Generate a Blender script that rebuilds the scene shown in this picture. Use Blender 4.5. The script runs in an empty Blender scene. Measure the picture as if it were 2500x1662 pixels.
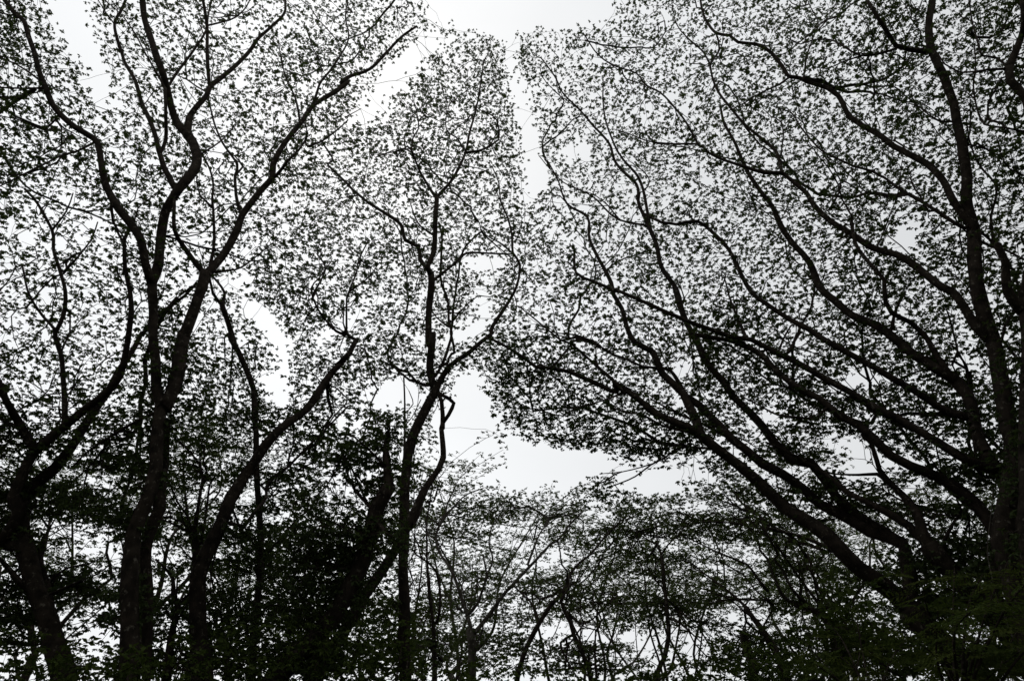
import bpy, math, random
import numpy as np
from mathutils import Vector, noise, kdtree

# ------------------------------------------------------------------ camera, sky, sun, exposure
scene = bpy.context.scene
C = scene.collection
PITCH = math.radians(35.0)
FPX = 1667.0                      # focal length in pixels of a 2500 px wide picture
CAM = np.array([0.0, 0.0, 1.6])
cd = bpy.data.cameras.new('camera'); cam = bpy.data.objects.new('camera', cd); C.objects.link(cam)
cd.sensor_width = 36.0; cd.lens = 36.0 * FPX / 2500.0; cd.clip_start = 0.05; cd.clip_end = 2000
cam.location = CAM; cam.rotation_euler = (math.pi / 2 + PITCH, 0, 0)
scene.camera = cam

world = bpy.data.worlds.new("World"); scene.world = world; world.use_nodes = True
nt = world.node_tree; nt.nodes.clear()
N = nt.nodes.new; L = nt.links.new
out = N('ShaderNodeOutputWorld'); add = N('ShaderNodeAddShader')
bg1 = N('ShaderNodeBackground'); bg2 = N('ShaderNodeBackground')
sky = N('ShaderNodeTexSky'); sky.sky_type = 'NISHITA'; sky.sun_disc = False
sky.sun_elevation = math.radians(52); sky.sun_rotation = math.radians(-18)
sky.dust_density = 4.0; sky.air_density = 1.0
L(sky.outputs[0], bg1.inputs['Color']); bg1.inputs['Strength'].default_value = 0.003
# the overcast layer: an even white deck of cloud, slightly duller to the right, with soft billows
tc = N('ShaderNodeTexCoord'); nz = N('ShaderNodeTexNoise'); nz.inputs['Scale'].default_value = 1.7
nz.inputs['Detail'].default_value = 5; nz.inputs['Roughness'].default_value = 0.5
mp = N('ShaderNodeMapping'); mp.inputs['Scale'].default_value = (1, 1, 2.2)
L(tc.outputs['Generated'], mp.inputs['Vector']); L(mp.outputs[0], nz.inputs['Vector'])
sep = N('ShaderNodeSeparateXYZ'); L(tc.outputs['Generated'], sep.inputs[0])
mr = N('ShaderNodeMapRange'); mr.inputs['From Min'].default_value = -0.25; mr.inputs['From Max'].default_value = 0.65
mr.inputs['To Min'].default_value = 0.95; mr.inputs['To Max'].default_value = 0.72; mr.interpolation_type = 'SMOOTHSTEP'
L(sep.outputs['X'], mr.inputs['Value'])
mr2 = N('ShaderNodeMapRange'); mr2.inputs['From Min'].default_value = 0.3; mr2.inputs['From Max'].default_value = 0.7
mr2.inputs['To Min'].default_value = 0.93; mr2.inputs['To Max'].default_value = 1.06
L(nz.outputs['Fac'], mr2.inputs['Value'])
mul = N('ShaderNodeMath'); mul.operation = 'MULTIPLY'; L(mr.outputs[0], mul.inputs[0]); L(mr2.outputs[0], mul.inputs[1])
bg2.inputs['Color'].default_value = (0.965, 0.985, 1.0, 1)
L(mul.outputs[0], bg2.inputs['Strength'])
L(bg1.outputs[0], add.inputs[0]); L(bg2.outputs[0], add.inputs[1]); L(add.outputs[0], out.inputs['Surface'])

sd = bpy.data.lights.new('sun', 'SUN'); sd.energy = 0.5; sd.angle = math.radians(25); sd.color = (1.0, 0.97, 0.92)
so = bpy.data.objects.new('sun', sd); C.objects.link(so)
_el, _az = math.radians(52), math.radians(-18)
_sd = Vector((math.sin(_az) * math.cos(_el), math.cos(_az) * math.cos(_el), math.sin(_el)))
so.rotation_euler = _sd.to_track_quat('Z', 'Y').to_euler()
vs = scene.view_settings; vs.view_transform = 'Standard'; vs.look = 'None'; vs.exposure = 0.0; vs.gamma = 1.0; vs.use_curve_mapping = False
scene.cycles.max_bounces = 4; scene.cycles.diffuse_bounces = 2; scene.cycles.glossy_bounces = 1; scene.cycles.transmission_bounces = 2
scene.render.film_transparent = False

random.seed(7); rng = np.random.default_rng(11)

# ------------------------------------------------------------------ camera geometry (used only to read distances and sizes off the photo)
cp, sp = math.cos(PITCH), math.sin(PITCH)
def ray(px, py):
    x = (np.asarray(px, float) - 1250.0) / FPX; y = -(np.asarray(py, float) - 831.0) / FPX
    return np.stack([x, cp - y * sp, sp + y * cp], -1)
def at(px, py, Y):
    d = ray(px, py); return CAM + d * (np.asarray(Y, float) / d[..., 1])[..., None]
def project(P):
    q = np.asarray(P) - CAM
    fw = q[..., 1] * cp + q[..., 2] * sp; up = -q[..., 1] * sp + q[..., 2] * cp
    fw = np.maximum(fw, 1e-3)
    return 1250 + FPX * q[..., 0] / fw, 831 - FPX * up / fw, fw

# ------------------------------------------------------------------ materials
def new_mat(name):
    m = bpy.data.materials.new(name); m.use_nodes = True; t = m.node_tree; t.nodes.clear(); return m, t
def bark_material(name, c0, c1, lichen, rough=0.95):
    m, t = new_mat(name); n = t.nodes.new; l = t.links.new
    o = n('ShaderNodeOutputMaterial'); b = n('ShaderNodeBsdfPrincipled'); b.inputs['Roughness'].default_value = rough
    b.inputs['Specular IOR Level'].default_value = 0.02
    tc = n('ShaderNodeTexCoord')
    a = n('ShaderNodeTexNoise'); a.inputs['Scale'].default_value = 5.0; a.inputs['Detail'].default_value = 6
    l(tc.outputs['Object'], a.inputs['Vector'])
    r = n('ShaderNodeValToRGB'); r.color_ramp.elements[0].position = 0.35; r.color_ramp.elements[0].color = (*c0, 1)
    r.color_ramp.elements[1].position = 0.7; r.color_ramp.elements[1].color = (*c1, 1); l(a.outputs['Fac'], r.inputs['Fac'])
    b2 = n('ShaderNodeTexNoise'); b2.inputs['Scale'].default_value = 9.0; b2.inputs['Detail'].default_value = 3; b2.inputs['Roughness'].default_value = 0.65
    l(tc.outputs['Object'], b2.inputs['Vector'])
    r2 = n('ShaderNodeValToRGB'); r2.color_ramp.elements[0].position = 0.59; r2.color_ramp.elements[0].color = (0, 0, 0, 1)
    r2.color_ramp.elements[1].position = 0.72; r2.color_ramp.elements[1].color = (1, 1, 1, 1); l(b2.outputs['Fac'], r2.inputs['Fac'])
    mx = n('ShaderNodeMixRGB'); mx.inputs[2].default_value = (*lichen, 1); l(r2.outputs[0], mx.inputs[0]); l(r.outputs[0], mx.inputs[1])
    l(mx.outputs[0], b.inputs['Base Color'])
    mp = n('ShaderNodeMapping'); mp.inputs['Scale'].default_value = (1, 1, 0.25); l(tc.outputs['Object'], mp.inputs['Vector'])
    v = n('ShaderNodeTexNoise'); v.inputs['Scale'].default_value = 28.0; v.inputs['Detail'].default_value = 4; l(mp.outputs[0], v.inputs['Vector'])
    bu = n('ShaderNodeBump'); bu.inputs['Strength'].default_value = 0.9; bu.inputs['Distance'].default_value = 0.03
    l(v.outputs['Fac'], bu.inputs['Height']); l(bu.outputs[0], b.inputs['Normal']); l(b.outputs[0], o.inputs['Surface'])
    return m
def leaf_material(name, c0, c1, trans):
    m, t = new_mat(name); n = t.nodes.new; l = t.links.new
    o = n('ShaderNodeOutputMaterial'); g = n('ShaderNodeNewGeometry')
    r = n('ShaderNodeValToRGB'); r.color_ramp.elements[0].color = (*c0, 1); r.color_ramp.elements[1].color = (*c1, 1)
    l(g.outputs['Random Per Island'], r.inputs['Fac'])
    d = n('ShaderNodeBsdfDiffuse'); l(r.outputs[0], d.inputs['Color'])
    tr = n('ShaderNodeBsdfTranslucent')
    mc = n('ShaderNodeMixRGB'); mc.blend_type = 'MULTIPLY'; mc.inputs[0].default_value = 1; mc.inputs[2].default_value = (0.9, 1.0, 0.5, 1)
    l(r.outputs[0], mc.inputs[1]); l(mc.outputs[0], tr.inputs['Color'])
    s = n('ShaderNodeMixShader'); s.inputs[0].default_value = trans
    l(d.outputs[0], s.inputs[1]); l(tr.outputs[0], s.inputs[2]); l(s.outputs[0], o.inputs['Surface'])
    return m
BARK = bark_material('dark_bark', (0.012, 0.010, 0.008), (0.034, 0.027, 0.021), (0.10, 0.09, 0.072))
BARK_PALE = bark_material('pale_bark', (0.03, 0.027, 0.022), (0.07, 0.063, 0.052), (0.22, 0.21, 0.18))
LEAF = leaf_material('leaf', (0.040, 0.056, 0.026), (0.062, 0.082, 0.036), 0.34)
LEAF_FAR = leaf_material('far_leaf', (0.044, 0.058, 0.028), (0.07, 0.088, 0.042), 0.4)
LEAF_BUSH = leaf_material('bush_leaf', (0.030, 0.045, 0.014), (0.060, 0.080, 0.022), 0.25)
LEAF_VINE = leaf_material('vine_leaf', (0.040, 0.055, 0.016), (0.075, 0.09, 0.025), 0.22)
def ground_material():
    m, t = new_mat('forest_floor'); n = t.nodes.new; l = t.links.new
    o = n('ShaderNodeOutputMaterial'); b = n('ShaderNodeBsdfPrincipled'); b.inputs['Roughness'].default_value = 1
    tc = n('ShaderNodeTexCoord'); a = n('ShaderNodeTexNoise'); a.inputs['Scale'].default_value = 0.8; a.inputs['Detail'].default_value = 8
    l(tc.outputs['Object'], a.inputs['Vector']); r = n('ShaderNodeValToRGB')
    r.color_ramp.elements[0].position = 0.4; r.color_ramp.elements[0].color = (0.025, 0.035, 0.012, 1)
    r.color_ramp.elements[1].position = 0.62; r.color_ramp.elements[1].color = (0.06, 0.042, 0.026, 1)
    l(a.outputs['Fac'], r.inputs['Fac']); l(r.outputs[0], b.inputs['Base Color'])
    bu = n('ShaderNodeBump'); bu.inputs['Distance'].default_value = 0.1; l(a.outputs['Fac'], bu.inputs['Height']); l(bu.outputs[0], b.inputs['Normal'])
    l(b.outputs[0], o.inputs['Surface']); return m
GROUND = ground_material()

# ------------------------------------------------------------------ object helpers
def link(name, verts, faces, mat, parent=None, smooth=False, kind=None, loc=None):
    """verts (n,3) array in world space, faces = list of (k,m) int arrays"""
    verts = np.asarray(verts, np.float32)
    if loc is not None: verts = verts - np.asarray(loc, np.float32)
    me = bpy.data.meshes.new(name)
    me.vertices.add(len(verts)); me.vertices.foreach_set('co', verts.ravel())
    fs = [np.asarray(f, np.int32) for f in faces if len(f)]
    idx = np.concatenate([f.ravel() for f in fs]); tot = np.concatenate([np.full(len(f), f.shape[1], np.int32) for f in fs])
    st = np.concatenate([[0], np.cumsum(tot)[:-1]]).astype(np.int32)
    me.loops.add(len(idx)); me.loops.foreach_set('vertex_index', idx)
    me.polygons.add(len(tot)); me.polygons.foreach_set('loop_start', st); me.polygons.foreach_set('loop_total', tot)
    me.polygons.foreach_set('use_smooth', np.full(len(tot), smooth))
    me.materials.append(mat); me.update(calc_edges=True)
    o = bpy.data.objects.new(name, me); C.objects.link(o)
    if parent is not None: o.parent = parent
    elif loc is not None: o.location = loc
    if kind: o['kind'] = kind
    return o
def thing(name, label, cat, loc, group=None):
    o = bpy.data.objects.new(name, None); C.objects.link(o); o.location = [float(v) for v in loc]
    o.empty_display_size = 0.3; o['label'] = label; o['category'] = cat
    if group: o['group'] = group
    return o

def smooth_path(P, R, step):
    """Catmull-Rom through the points, resampled about every `step` metres"""
    P = np.asarray(P, float); R = np.asarray(R, float)
    if len(P) < 2: return P, R
    Q = np.vstack([2 * P[0] - P[1], P, 2 * P[-1] - P[-2]]); oP, oR = [], []
    for i in range(1, len(Q) - 2):
        n = max(1, int(np.linalg.norm(Q[i + 1] - Q[i]) / step)); t = np.arange(n) / n; t = t[:, None]
        a, b, c, d = Q[i - 1], Q[i], Q[i + 1], Q[i + 2]
        oP.append(0.5 * (2 * b + (c - a) * t + (2 * a - 5 * b + 4 * c - d) * t ** 2 + (3 * b - a - 3 * c + d) * t ** 3))
        oR.append(R[i - 1] * (1 - t[:, 0]) + R[i] * t[:, 0])
    oP.append(Q[-2:-1]); oR.append(R[-1:])
    return np.vstack(oP), np.concatenate(oR)
def tube(P, R, sides, wob=0.0, seed=0):
    """one swept tube with parallel-transported rings -> verts, quads, caps"""
    P = np.asarray(P, float); R = np.asarray(R, float); n = len(P)
    T = np.gradient(P, axis=0); T /= np.linalg.norm(T, axis=1)[:, None] + 1e-9
    u = np.cross(T[0], [0.3, 1, 0.2]); u /= np.linalg.norm(u); V = np.zeros((n, sides, 3))
    ang = np.arange(sides) * 2 * math.pi / sides
    for i in range(n):
        u = u - T[i] * u.dot(T[i]); u /= np.linalg.norm(u) + 1e-9; w = np.cross(T[i], u)
        r = R[i]
        if wob:
            r = R[i] * np.array([1 + wob * noise.noise(Vector((P[i, 0] * 1.3 + math.cos(a) * 0.7 + seed, P[i, 1] * 1.3 + math.sin(a) * 0.7, P[i, 2] * 1.1))) for a in ang])
            V[i] = P[i] + (np.cos(ang) * r)[:, None] * u + (np.sin(ang) * r)[:, None] * w
        else: V[i] = P[i] + r * (np.cos(ang)[:, None] * u + np.sin(ang)[:, None] * w)
    a = (np.arange(n - 1)[:, None] * sides + np.arange(sides)); b = np.roll(a, -1, 1)
    q = np.stack([a, b, b + sides, a + sides], -1).reshape(-1, 4)
    V = np.vstack([V.reshape(-1, 3), P[-1] + T[-1] * R[-1] * 0.7]); k = len(V) - 1; last = (n - 1) * sides + np.arange(sides)
    tri = np.stack([last, np.roll(last, -1), np.full(sides, k)], -1)
    return V, q, tri
def segs_mesh(A, B, RA, RB, sides=3):
    """many short cones at once (twigs)"""
    A, B = np.asarray(A), np.asarray(B); T = B - A; T = T / (np.linalg.norm(T, axis=1)[:, None] + 1e-9)
    ref = np.where(np.abs(T[:, 2:3]) > 0.9, np.array([[1., 0, 0]]), np.array([[0, 0, 1.]]))
    U = np.cross(T, ref); U /= np.linalg.norm(U, axis=1)[:, None] + 1e-9; W = np.cross(T, U)
    n = len(A); V = np.zeros((n, 2 * sides, 3)); F = []
    for k in range(sides):
        a = k * 2 * math.pi / sides; d = math.cos(a) * U + math.sin(a) * W
        V[:, k] = A + d * np.asarray(RA)[:, None]; V[:, sides + k] = B + d * np.asarray(RB)[:, None]
    base = np.arange(n)[:, None] * 2 * sides
    for k in range(sides):
        k2 = (k + 1) % sides; F.append(np.hstack([base + k, base + k2, base + sides + k2, base + sides + k]))
    return V.reshape(-1, 3), np.vstack(F)
def leaflets(cent, axis, length, width, roll):
    """folded diamond leaflets: cent = base point, axis = unit direction"""
    n = len(cent); up = rng.normal(size=(n, 3)) * 0.55 + np.array([0, 0, 1.0])
    s = np.cross(axis, up); s /= np.linalg.norm(s, axis=1)[:, None] + 1e-9; nn = np.cross(s, axis)
    s = s * np.cos(roll)[:, None] + nn * np.sin(roll)[:, None]
    Lh, W = length[:, None], width[:, None]
    V = np.stack([cent, cent + axis * Lh * 0.45 + s * W * 0.5, cent + axis * Lh - nn * Lh * 0.18, cent + axis * Lh * 0.5 - s * W * 0.5], 1)
    b = np.arange(n)[:, None] * 4
    return V.reshape(-1, 3), np.vstack([b + [[0, 1, 2]], b + [[0, 2, 3]]])
def rosettes(cent, per, length, width, droop=0.35):
    """a rosette of leaflets round every point"""
    n = len(cent); c = np.repeat(cent, per, 0); a = rng.uniform(0, 2 * math.pi, (n, 1)) + np.arange(per) * 2.4 + rng.normal(0, 0.3, (n, per)); a = a.ravel()
    z = rng.normal(-droop, 0.4, n * per); ax = np.stack([np.cos(a), np.sin(a), z], -1)
    ax += np.repeat(rng.normal(0, 0.35, (n, 3)), per, 0); ax /= np.linalg.norm(ax, axis=1)[:, None]
    s = np.repeat(rng.uniform(0.7, 1.25, n), per) * rng.uniform(0.75, 1.2, n * per)
    return leaflets(c, ax, length * s, width * s, rng.normal(0, 0.5, n * per))

# ------------------------------------------------------------------ the photo's limbs, read tile by tile
TILES = {'A': (0, 0, .5421), 'B': (800, 0, .5421), 'C': (1650, 0, .5421), 'D': (0, 812, .5421), 'E': (800, 812, .5421), 'F': (1650, 812, .5421),
         'P': (0, 1200, .2947), 'Q': (625, 1200, .2947), 'R': (1250, 1200, .2947), 'S': (1875, 1200, .2947),
         'U': (2000, 700, .3189), 'V': (1500, 700, .3189), 'W': (2200, 100, .1913), 'Z': (0, 0, 1.0598)}
def parse(txt):
    pts, cur = [], None
    for tok in txt.split():
        if tok in TILES: cur = TILES[tok]
        else:
            a, b = tok.split(','); pts.append((cur[0] + float(a) * cur[2], cur[1] + float(b) * cur[2]))
    return np.array(pts)

# (tree key) : distance, label, material, limbs. A limb: width at start, width at end (photo px), change of distance along it, points
T = {}
def tree(key, Y, label, text, mat=None, dens=1.0, ls=1.0):
    limbs = []
    for line in text.strip().splitlines():
        a, b = line.split('|'); a = a.split(); flag = a[3] if len(a) > 3 else ''
        limbs.append((float(a[0]), float(a[1]), float(a[2]), parse(b), flag))
    T[key] = dict(Y=Y, label=label, limbs=limbs, mat=mat or BARK, dens=dens, ls=ls)

tree('west', 13.6, 'dark tree at the left edge whose thick leaning limbs cross behind the twin trunks', '''
54 40 0 t | D 285,1568 250,1430 215,1300 165,1150 125,1020 95,900 85,820
34 6 1.5 | D 85,830 105,740 170,670 250,610 340,490 400,380 480,270 560,130 640,0 A 640,1510 700,1430 830,1330 885,1270
34 8 -1.5 | D 0,960 40,900 90,820 60,740 100,640 160,530 280,430 400,330 480,270 540,190 570,60 A 580,1500 595,1400 590,1330 565,1200 560,1080 580,1040
24 12 -1 | D 165,530 130,480 80,400 30,310 0,230 -60,120
14 6 0.5 | D 290,400 290,300 285,200 275,100 250,20 A 250,1500 285,1420 295,1310 270,1220 240,1130 235,1040 170,920 110,850
6 3 0.5 | A 290,1220 340,1170 410,1080 440,1000
5 3 -0.5 | A 235,1040 300,950 330,870
8 4 0.5 | A 245,1480 190,1420 130,1320 100,1200
30 14 1 t | D 240,1350 225,1230 210,1130 180,1050 180,980 200,920
18 8 -0.6 | D 120,1150 60,1090 15,1040 -40,980
7 3 0.5 | A 565,1110 520,1020 500,930
8 3 1 | D 210,1130 300,1060 400,1040 480,1000
8 3 0 | D 240,1180 330,1130 430,1090 500,1040''', dens=0.62)
tree('twin', 12.0, 'tall dark tree with two stems fused side by side, left of the bent forked tree', '''
52 28 0 t | D 585,1568 580,1400 585,1200 590,1000 595,900 640,800 680,690 705,600 715,450 725,330
24 22 -0.3 t | D 700,250 695,130 690,20 A 690,1450 690,1350 690,1265
22 10 -1.5 | A 690,1275 655,1190 640,1090 600,1020 530,940 490,870 465,770 440,650 400,610 310,550 240,480 200,380 160,260 125,160 105,90 60,50 20,0 -50,-90
23 23 0.5 | A 690,1270 715,1190 725,1050 745,950 790,880 850,800 890,720 870,650 840,600
19 14 -1.5 | A 840,600 800,560 770,480 750,390 720,290 680,180 655,100 640,0 625,-90
17 5 1.5 | A 845,595 860,520 930,430 950,385 1010,340 1100,260 1160,180 1220,120 1280,60 1285,0 1290,-60
9 7 -1 | A 945,390 935,250 930,120 915,0 905,-70
7 4 0.8 | A 760,385 800,320 870,230 925,140 940,60 950,0 960,-60
5 3 0.5 | A 930,115 1000,100 1060,80 1110,30 1140,-30
15 6 1.2 | A 790,850 765,800 735,750 715,680 690,580 640,470 610,370 560,270 530,180 515,110 550,40 575,-20
4 2 -0.4 | A 515,110 480,60 435,-10
9 8 -0.5 | A 720,690 745,630 745,500 745,400
6 2 -0.6 | A 740,390 700,320 660,250 600,140 540,60 470,0
34 26 0.6 t | D 740,340 790,200 815,80 830,0 A 820,1540 870,1400 915,1280 925,1230
15 8 -1 | A 920,1225 880,1180 820,1100 785,1030 785,900
22 6 1.8 | A 930,1235 1000,1160 1060,1050 1090,970 1160,880 1225,800 1230,740 1290,640 1350,560 1410,480 1480,430 1568,370 B 60,375 110,340 190,310 260,240 330,170 400,120
9 3 -0.8 | A 1240,795 1300,720 1350,670 1385,600 1370,550
6 2 0.5 | A 1385,660 1440,640 1500,600 1568,540 B 80,530 150,490
7 3 1 | A 1410,480 1440,380 1500,300 1568,180 B 80,80 90,0
6 2 -0.5 | A 1350,550 1330,440 1290,360 1270,280 1250,180
4 2 -0.3 | A 1385,140 1410,220 1445,290 1450,370
9 4 0.5 | A 1090,970 1065,880 1060,790 1070,740 1000,640 960,540 940,450
9 4 0.6 | A 945,1220 965,1100 960,950 955,900 960,820 930,730 900,680
6 3 -0.4 | A 950,930 900,880 885,800
6 3 0.8 | A 960,1225 1060,1215 1110,1190 1160,1150 1220,1100
6 3 -1 | A 205,395 100,400 0,395 -80,400
6 3 -1.2 | A 430,640 350,680 280,700 180,750 100,790 0,840 -60,850
10 4 0.5 | D 700,360 640,385 560,430 480,480 400,530 330,600
5 2 0 | A 865,1290 800,1340 760,1400
8 2 0.3 | A 500,930 510,1000 560,1070 580,1110
4 2 0.4 | A 605,1010 620,940 680,890 740,840
5 2 0.5 | A 895,700 960,660 1010,620 1060,560''', dens=0.9)
tree('twin_back', 12.7, 'straight black stem pressed against the right side of the fused twin trunks', '''
20 32 0 t | P 1215,1568 1215,1350 1225,1150 1220,1000 1215,800 1200,600 1215,400 1270,250 D 715,800 725,650 730,500 740,400''', dens=0.0)
tree('slim', 15.0, 'slim tree with a vine wrapped stem standing just right of the twin trunks', '''
16 14 0 t | D 1175,1000 1165,800 1155,600 1150,400 1145,270
14 12 0 | D 1145,270 1110,160 1060,60 1030,0 A 1060,1568 1025,1450 1000,1370
9 5 0.5 | A 1000,1370 1012,1320 980,1270 955,1240
9 4 -0.5 | A 995,1365 960,1320 945,1260 950,1150''', dens=0.75)
tree('fork', 14.0, 'tree with a long trunk leaning right that ends in a hooked fork against the sky', '''
52 34 0 t | D 905,1568 895,1400 885,1250 890,1100 930,1000 1000,850 1040,740
31 12 1.2 | D 1040,740 1100,650 1150,580 1200,500 1280,420 1380,350 1440,260 1500,170 1568,100 E 50,140 100,90 130,35
10 8 0.2 | E 130,35 100,20 80,-10 B 70,1500
8 3 -0.8 | B 80,1510 40,1490 0,1450 A 1500,1480 1430,1390 1400,1300 1440,1250 1490,1180
6 3 0.5 | B 85,1500 85,1400 85,1340 130,1230 140,1170 185,1080
5 2 0.4 | B 100,1310 160,1270 200,1230 235,1180
10 4 1.8 | D 1100,870 1150,800 1200,740 1205,680 1280,620 1360,540 1450,450 1568,330
5 3 0.5 | D 1215,700 1240,690 1240,640 1300,600
5 3 0.5 | D 1360,540 1430,490 1500,380 1568,300 E 40,250
5 2 0.5 | E 0,200 20,300 40,400''', dens=0.95)
tree('fork_left', 16.0, 'tree with slender forking upper branches in a small sky gap right of twin trunks', '''
34 16 0 t | D 885,1568 880,1300 880,1050 880,950 875,890
10 4 0.6 | D 875,890 900,740 912,640 890,580 860,540 800,480
7 4 -0.5 | D 865,890 840,820 800,760 770,690 740,650
8 4 0 | D 865,900 800,870 760,850 720,840
4 3 0 | D 765,850 768,810 720,795
8 4 0.6 | D 905,950 920,860 935,760 945,680 970,640
26 6 1 t | P 1370,1568 1400,1300 1440,1100 1470,950 1430,850 1430,720 1350,620 1290,560
10 5 0.3 | P 1460,940 1560,850 1630,780 1700,600''', dens=0.9)
tree('leaning', 13.0, 'thick black trunk leaning right, its top hidden in dense dark leaves', '''
54 32 0 t | Q 200,1500 420,1290 560,1130 660,1010 760,830 850,640 900,470 960,300 1010,120 E 280,690
26 3 0.5 | E 280,690 270,620 258,560 262,480 280,430 275,390
10 4 -0.5 | Q 850,600 700,640 560,630 400,640
10 3 0.5 | E 200,800 120,700 80,600 60,500
10 3 -0.8 | E 215,850 260,900 300,920
9 3 0.6 | Q 1000,200 1060,300 1150,390
8 3 -1 | E 180,960 100,900 40,860 -30,830
8 3 -0.6 | E 255,600 180,520 120,470 60,450
10 3 0.8 | Q 560,1130 520,1000 560,930''', dens=1.5)
tree('centre', 17.0, 'central tree standing clear in the sky gap, its bent trunk forking into tall curving limbs', '''
32 22 0 t | E 350,1568 345,1300 340,1100 345,900 350,700 360,560 395,440 450,330 488,250
19 17 -0.3 | E 478,260 460,150 468,60 472,0 B 460,1568 455,1400 465,1270 462,1230
14 11 -0.5 | B 462,1240 450,1205 480,1120 490,950 493,890
8 3 -1 | B 493,890 450,830 410,760 380,680 360,660 330,680 270,690 215,710
4 2 -0.4 | B 378,665 385,620 410,580 400,500 380,430
9 3 0.8 | B 497,885 560,810 590,760 620,690 640,600 670,480 690,370 700,290
7 3 -0.5 | B 615,690 680,680 730,660 770,630 760,540 700,500
5 2 0.4 | B 612,670 580,620 545,600 530,560 545,480
12 4 1.5 | B 455,1215 415,1170 410,1110 350,1080 330,1010 260,960 180,910 110,850 50,790 0,740 A 1500,720 1450,640
8 4 0.5 | B 470,1265 530,1220 590,1170 625,1140 700,1140 830,1145
15 2.5 -0.5 | E 492,240 550,150 640,90 690,40 740,0 B 730,1490 790,1400 850,1290 865,1190 835,1140 830,1060 810,980 780,900 770,820 740,750
5 2 0.6 | B 830,1140 770,1090 700,1050 680,1000 640,940
8 5 0.8 | E 485,195 520,130 545,60 560,0 B 545,1440 540,1350 510,1250 515,1080 500,1000
6 2 0 | B 545,1470 490,1430 470,1400
5 2 0.6 | B 560,1450 600,1400 640,1360 680,1330
8 3 -0.8 | E 440,235 400,220 370,215 345,195 290,150 230,120
6 2 -0.3 | B 480,1060 420,1020 390,970 370,910 345,860''', dens=1.15)
tree('elbow', 16.3, 'mottled stem with a sharp elbow loop, rising in front of the central sky gap', '''
34 20 0 t | Q 560,1400 700,1200 780,1060 900,860 1040,660 1150,480 1230,330 1330,140 E 440,700
18 12 0.4 t | E 440,700 500,610 520,560 510,430 520,400
10 9 -0.2 | E 515,410 545,370 570,320 550,300 505,275
12 10 0.2 | E 515,430 520,370 515,310 500,275
12 8 0.5 | Q 1290,290 1340,200 1370,130''', dens=0.12)
tree('column', 18.5, 'thin upright pole like stem wrapped in climbing leaves below the central gap', '''
24 12 0 t | E 355,1568 352,1300 350,1100 350,900 348,700 345,600
7 4 0 | E 345,600 345,480 348,350 342,200
3 2 0.2 | E 345,420 380,380 420,300
3 2 0.2 | E 347,360 385,320 365,260''', mat=BARK_PALE, dens=0.35)
# ---- the trees on the right
tree('east', 12.0, 'lichen spotted trunk rising at the right edge with arching limbs sweeping left', '''
60 42 0 t | S 2121,1100 2060,820 2000,600 1930,400 U 1500,1300 1450,1050
40 32 0 t | U 1450,1050 1410,850 1370,600 1330,400 1260,200 1210,0 C 1350,1200 1340,1050
30 15 -1.5 t | C 1340,1050 1315,930 1305,800 1290,650 1270,560 1250,460 1210,350 1155,230 1140,120 1155,0 1160,-90
15 7 -1 | C 1145,232 1050,220 990,205 940,130 890,50 860,0 840,-80
7 3 1 | C 1000,215 920,240 830,250 760,210 700,180 620,180 560,200 500,170
5 2 0.5 | C 840,250 750,280 680,310 620,300
20 5 1.5 | C 1320,1010 1250,900 1200,810 1140,740 1060,700 980,660 920,610 820,550 770,510 730,430 690,400 600,370 560,350 510,345 470,290 430,240 360,200 280,190 240,160 180,150 130,80 110,0 100,-70
6 2 -0.5 | C 510,350 470,380 380,420 300,470 240,500
5 2 0.6 | C 575,350 590,250 620,170 640,100 600,20 580,-50
5 4 0.2 | C 180,150 195,220 155,290
10 3 1.5 | C 1300,1030 1200,970 1110,910 1020,860 940,800 880,770 800,750 740,720 660,680 600,620 560,570 520,510 440,480
8 4 -1 | C 1365,1085 1420,1110 1490,1130 1568,1170 1650,1200
8 3 -0.6 | C 1430,1090 1420,980 1445,850 1380,760 1340,690 1320,620 1310,540
26 2 2 | U 1330,430 1200,300 1100,150 1020,40 940,0 C 1170,1270 1080,1200 1000,1150 900,1120 800,1060 700,1000 620,920 590,870 520,810 480,780 400,780 310,750 220,720 150,690 100,650 0,650 B 1440,635 1350,600 1280,580
9 5 0.8 | C 482,780 460,700 420,650 330,580 250,490 190,410 160,330 155,290
5 2 0.5 | C 155,290 120,230 50,170 0,100 -20,0
6 3 0.8 | C 100,650 50,560 0,490 B 1500,420 1430,380 1390,330 1300,300 1220,250 1150,150
6 2 -1 | C 800,1070 790,970 750,900 730,830 690,760 640,700 600,640
4 2 -0.6 | C 915,1095 960,980 1000,870 1020,720
5 2 0.4 | W 640,1030 500,1030 380,960 280,880 160,770 130,640
5 2 -0.5 | W 840,1300 880,1140 885,950 880,720
6 2 0.4 | W 850,1320 980,1350 1100,1390 1210,1390''')
tree('east_edge', 10.5, 'black trunk just inside the right edge of the picture with limbs reaching back left', '''
46 30 0 t | S 2300,1250 2200,800 2160,400 2140,0 C 1590,1568 1575,1400
30 16 -0.5 t | C 1560,1400 1500,1310 1480,1180 1440,1100
28 18 -1 t | C 1575,1400 1600,1100 1620,800 1600,600 1568,440 1510,370 1500,300
20 10 -1 | C 1500,300 1530,230 1560,160 1568,100 1560,0 1550,-80
6 3 0.8 | C 1495,300 1440,260 1380,250 1350,150 1335,100 1320,0
7 3 0.8 | C 1500,310 1400,315 1350,322 1270,325 1210,290 1180,240
6 3 0.5 | C 1600,600 1480,575 1390,560 1355,480 1340,370 1350,320 1345,200
5 2 -0.5 | C 1600,800 1500,760 1460,680 1440,600''')
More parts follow.
